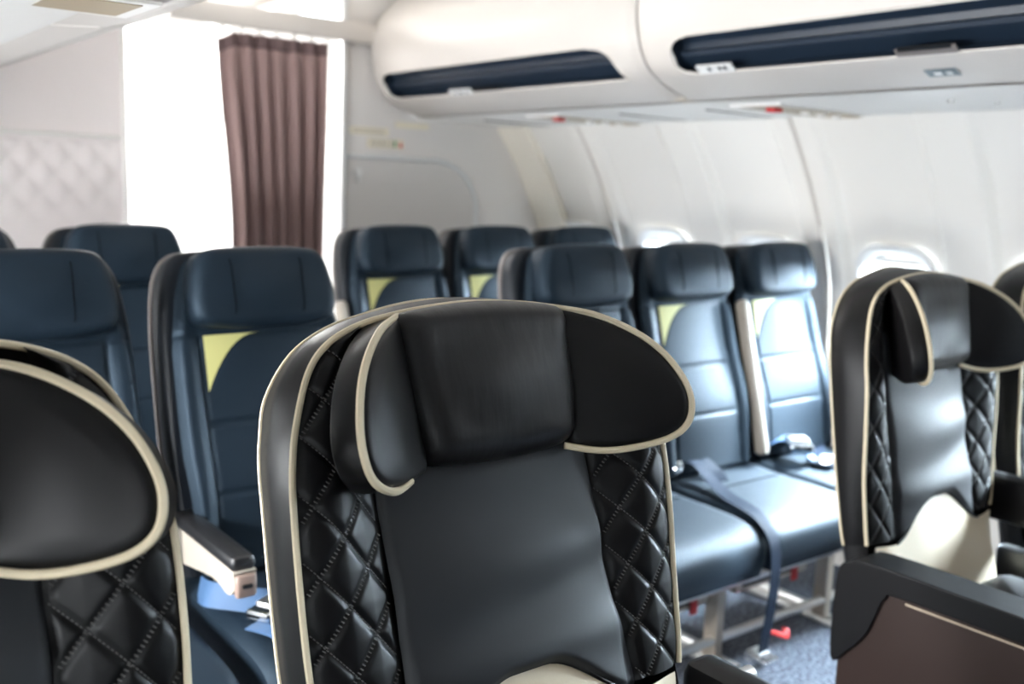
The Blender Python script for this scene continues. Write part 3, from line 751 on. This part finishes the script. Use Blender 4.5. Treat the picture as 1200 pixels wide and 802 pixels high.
def make_biz():
    r = empty('recliner_seat', (0, 0, 0))
    front = path(FP, fpd); rear = path(RP, lambda s: -.062)
    mid = [a.lerp(b, .5) + Vector((.006 * (1 if a.x > 0 else -1) * min(1, abs(a.x) / .2), .006 * max(0, a.y / .25), 0)) for a, b in zip(front, rear)]
    q1 = [a.lerp(b, .22) + Vector((.004 * (1 if a.x > 0 else -1) * min(1, abs(a.x) / .2), .004 * max(0, a.y / .25), .0)) for a, b in zip(front, rear)]
    inner = [Vector((p.x * .955, p.y - .012 * (1 if p.y > .1 else 0), p.z - .012)) for p in front]
    back = [Vector((p.x * .9, p.y - .025 * (1 if p.y > .1 else 0), -.085)) for p in rear]
    sh = MB(); loft(sh, [inner, front, q1, mid, rear, back], False)
    n = len(front); sh.add(back, [tuple(range(n))])
    # dark base plane behind the cushions
    pl = [Vector((p.x * .97, p.y - .006, -.018)) for p in front]; sh.add(pl, [tuple(range(n - 1, -1, -1))])
    shell = sh.xf(BX).build('back_shell', 'black_leather', r, angle=60)
    for pts, rad, mt, nm in ((front, .0046, 'piping', 'front_piping'), (rear, .0034, 'piping', 'rear_piping')):
        t = MB(); tube(t, pts, rad, 8); t.xf(BX).build(nm, mt, shell)
    # quilted side bolsters
    for sd in (-1, 1):
        def fbo(u, v):
            s = lerp(-.345, .222, v); x = lerp(xin(s), max(xout(s), xin(s) + .0005), u)
            return (sd * x, s, bol_d(u, x, s))
        g = grid(fbo, 60, 240)
        if sd < 0: g.f = [tuple(reversed(f)) for f in g.f]
        bo = g.xf(BX).build('quilted_bolster', 'black_leather', r, angle=75)
        th = MB()
        for fam, pts in stitch_lines(sd):
            # resample to about 4.4 mm
            acc = 0; last = pts[0]
            for p in pts[1:]:
                acc += math.dist(p, last)
                if acc > .0046:
                    acc = 0; x, s = p; a = (x - xin(s)) / max(xout(s) - xin(s), 1e-4); d = bol_d(a, x, s) + .0010
                    tx, ts = p[0] - last[0], p[1] - last[1]; L = math.hypot(tx, ts) or 1; tx /= L; ts /= L
                    if fam == sd: hx, hs, wx, ws, hl, hw_ = tx, ts, -ts, tx, .0017, .00055
                    else: hx, hs, wx, ws, hl, hw_ = -ts, tx, tx, ts, .0026, .00065
                    c = []
                    for (i, j) in ((-1, -1), (1, -1), (1, 1), (-1, 1)):
                        c.append((x + hx * hl * i + wx * hw_ * j, s + hs * hl * i + ws * hw_ * j))
                    v = [(sd * cx_, cs, d + .0007) for cx_, cs in c] + [(sd * cx_, cs, d - .003) for cx_, cs in c]
                    th.add(v, [(0, 1, 2, 3), (0, 4, 5, 1), (1, 5, 6, 2), (2, 6, 7, 3), (3, 7, 4, 0)])
                last = p
        tag(th.xf(BX).build('stitching', 'thread', bo, smooth=False), kind='stuff')
    # centre panel down to the swoosh, with soft creases
    def sbot(x): return -.274 - .085 * sm(.03, .21, abs(x)) - .0 * x
    def cen_d(x, s):
        d = .004 + .016 * (1 - (x / .187) ** 2) + .006 * sm(-.02, -.26, s) * (1 - (x / .2) ** 4)
        d += .006 * math.exp(-((s + .12 - .10 * x) / .040) ** 2) - .006 * math.exp(-((s + .195 - .22 * x) / .032) ** 2) * sm(-.16, .12, x + .06) + .006 * math.exp(-((s + .25) / .03) ** 2)
        d += .002 * math.sin(s * 38 + x * 9) * math.exp(-((s + .08) / .08) ** 2)
        return d - .008 * (1 - sm(0, .010, .187 - abs(x)))
    def fce(u, v):
        x = (u * 2 - 1) * (xin(lerp(-.34, .1, v)) - .001); s = lerp(sbot(x), .12, v)
        x = (u * 2 - 1) * (xin(s) - .001)
        return (x, s, cen_d(min(max(x, -.187), .187), s) - .01 * (1 - sm(0, .012, s - sbot(x))))
    cp_ = grid(fce, 60, 90).xf(BX).build('centre_panel', 'grey_leather', r, angle=75)
    # cream lumbar panel below
    def flu(u, v):
        x = (u * 2 - 1) * .285
        tp = sbot(x) if abs(x) < .2 else lerp(sbot(.2), -.352, sm(.2, .3, abs(x)))
        s = lerp(-.64, tp - .001, v)
        d = -.004 + .034 * math.sin(PI * min(1, v * .9 + .05)) * sm(0, .06, .285 - abs(x)) + .004 * sm(.9, 1, v)
        return (x, s, d)
    grid(flu, 50, 40).xf(BX).build('lumbar_panel', 'cream', r, angle=75)
    ed = MB(); tube(ed, [(x, sbot(x), .008) for x in [-.2 + .4 * k / 30 for k in range(31)]], .003, 6); ed.xf(BX).build('panel_edge', 'black_leather', cp_)
    # lower shell sides
    lo = MB()
    for sd in (-1, 1):
        loft(lo, [[(sd * .300, -.345, -.012), (sd * .300, -.66, -.02)], [(sd * .318, -.345, -.03), (sd * .31, -.66, -.04)], [(sd * .318, -.345, -.062), (sd * .31, -.66, -.062)], [(sd * .29, -.345, -.085), (sd * .28, -.66, -.085)]], False)
    lo.add([(-.29, -.345, -.085), (.29, -.345, -.085), (.28, -.66, -.085), (-.28, -.66, -.085)], [(0, 1, 2, 3)])
    lo.xf(BX).build('lower_shell', 'black_leather', r)
    # winged headrest
    hd = empty('headrest', (0, 0, 0)); hd.parent = r
    tp = [(-.150, .226), (-.10, .240), (0, .247), (.10, .240), (.150, .226)]
    ol = tp + [(.149, .18), (.146, .12), (.138, .07), (.122, .030), (.06, .020), (0, .018), (-.06, .020), (-.122, .030), (-.138, .07), (-.146, .12), (-.149, .18)]
    ol = [(p.x, p.y) for p in spline([(x, s, 0) for x, s in ol], 3, True)]
    pillow(ol, -.005, .074, .042, .010, 8).xf(BX).build('head_cushion', 'head_leather', hd, angle=75)
    # seat cushion, base
    cu = MB(); box(cu, (0, -.50, .43), (.58, .62, .15), .05); cu.build('seat_cushion', 'black_leather', r)
    ba = MB(); box(ba, (0, -.42, .20), (.56, .50, .30), .03); ba.build('seat_base', 'black_plastic', r)
    for sx in (-.22, .22):
        l = MB(); box(l, (sx, -.42, .03), (.05, .56, .06), .008); l.build('leg', 'steel', r)
    return r
def slim_arm(parent, sx, top, trim=True):
    a = MB(); box(a, (sx, -.40, top - .06), (.075, .62, .12), .022); arm = a.build('armrest', 'black_leather', parent)
    if trim:
        t = MB(); box(t, (sx + .036, -.47, top - .012), (.008, .46, .010), .003); t.build('silver_trim', 'steel', arm)
        t = MB(); tube(t, [(sx + .02, -.17, top - .015), (sx + .045, -.17, top - .015)], .014, 12); t.build('hinge', 'steel', arm)
    p = MB(); box(p, (sx, -.40, .32), (.05, .5, .44), .015); p.build('side_panel', 'black_plastic', arm)
def console(parent, sx, top, dy=0):
    """aisle-side console: brown panel, black padded top rolling down its rear"""
    a = MB(); box(a, (sx, -.42, (top - .03) / 2 + .02), (.092, .82, top - .07), .012); arm = a.build('console', 'brown', parent)
    pad = MB(); w = .055
    pr = spline([(.0, top - .24, 0), (.0, top - .05, 0), (-.03, top - .012, 0), (-.09, top, 0), (-.40, top, 0), (-.80, top - .003, 0), (-.85, top - .025, 0), (-.83, top - .052, 0), (-.60, top - .052, 0), (-.18, top - .052, 0), (-.125, top - .065, 0), (-.105, top - .11, 0), (-.085, top - .16, 0), (-.045, top - .21, 0)], 4, True)
    loft(pad, [[(sx - w, p.x, p.y) for p in pr], [(sx + w, p.x, p.y) for p in pr]], True, True)
    po = pad.build('arm_pad', 'black_leather', arm, angle=40)
    arm.location.y = dy
    bv = po.modifiers.new('round', 'BEVEL'); bv.width = .010; bv.segments = 3; bv.limit_method = 'ANGLE'; bv.angle_limit = math.radians(50)
    s = MB(); tube(s, [(sx - .0475, -.17, top - .062), (sx - .0475, -.45, top - .060), (sx - .0475, -.84, top - .060)], .0022, 6); s.build('pad_seam', 'piping_tan', arm)
bp_ = make_biz()
GB = 'black cream-piped recliner seats'
bspec = [
    (.833, 1.10, 0, (38, 34), 0, 'central black quilted seat with winged headrest and cream piping, in sharp focus'),
    (.048, 1.10, 0, (50, 42), -.018, 'large black quilted seat cut by the left frame edge, nearest the lens'),
    (2.195, 1.285, 0, (44, 38), .0, 'black winged seat at right with a bright cream lumbar panel and brown console'),
    (2.895, 1.285, 0, (45, 38), .0, 'sliver of black cream-piped seat at the far right frame edge'),
]
biz = []
def hz_dy(dz): return dz * math.tan(TB)      # an adjustable headrest slides along the leaning back
for i, (x, y, rz, phis, hz, lab) in enumerate(bspec):
    o = bp_ if i == 0 else copy_tree(bp_)
    o.location = (x, y, 0); o.rotation_euler = (0, 0, math.radians(rz)); tag(o, lab, 'seat', GB); biz.append(o)
for o in biz[2:]: o.scale = (.89, .94, 1)      # the right-hand pair are a slightly slimmer build
for o, sp in zip(biz, bspec):
    hd = [c for c in children(o) if c.name.startswith('headrest')][0]
    hd.location = (0, hz_dy(sp[4]), sp[4]); add_wings(hd, sp[3])
# the right-hand pair have their backs set more upright: swing the back about its hinge
for o in biz[2:]:
    al = math.radians(8); py, pz = -.188, .473
    for c in children(o):
        if c.name.split('.')[0] in ('back_shell', 'quilted_bolster', 'centre_panel', 'lumbar_panel', 'lower_shell', 'headrest'):
            c.rotation_euler.x += al
            c.location = (c.location.x, c.location.y + py - (py * math.cos(al) - pz * math.sin(al)), c.location.z + pz - (py * math.sin(al) + pz * math.cos(al)) - .026)
slim_arm(biz[0], .365, .655); slim_arm(biz[1], .40, .62, False)
console(biz[2], -.325, .635, -.11); slim_arm(biz[2], .36, .72, False);
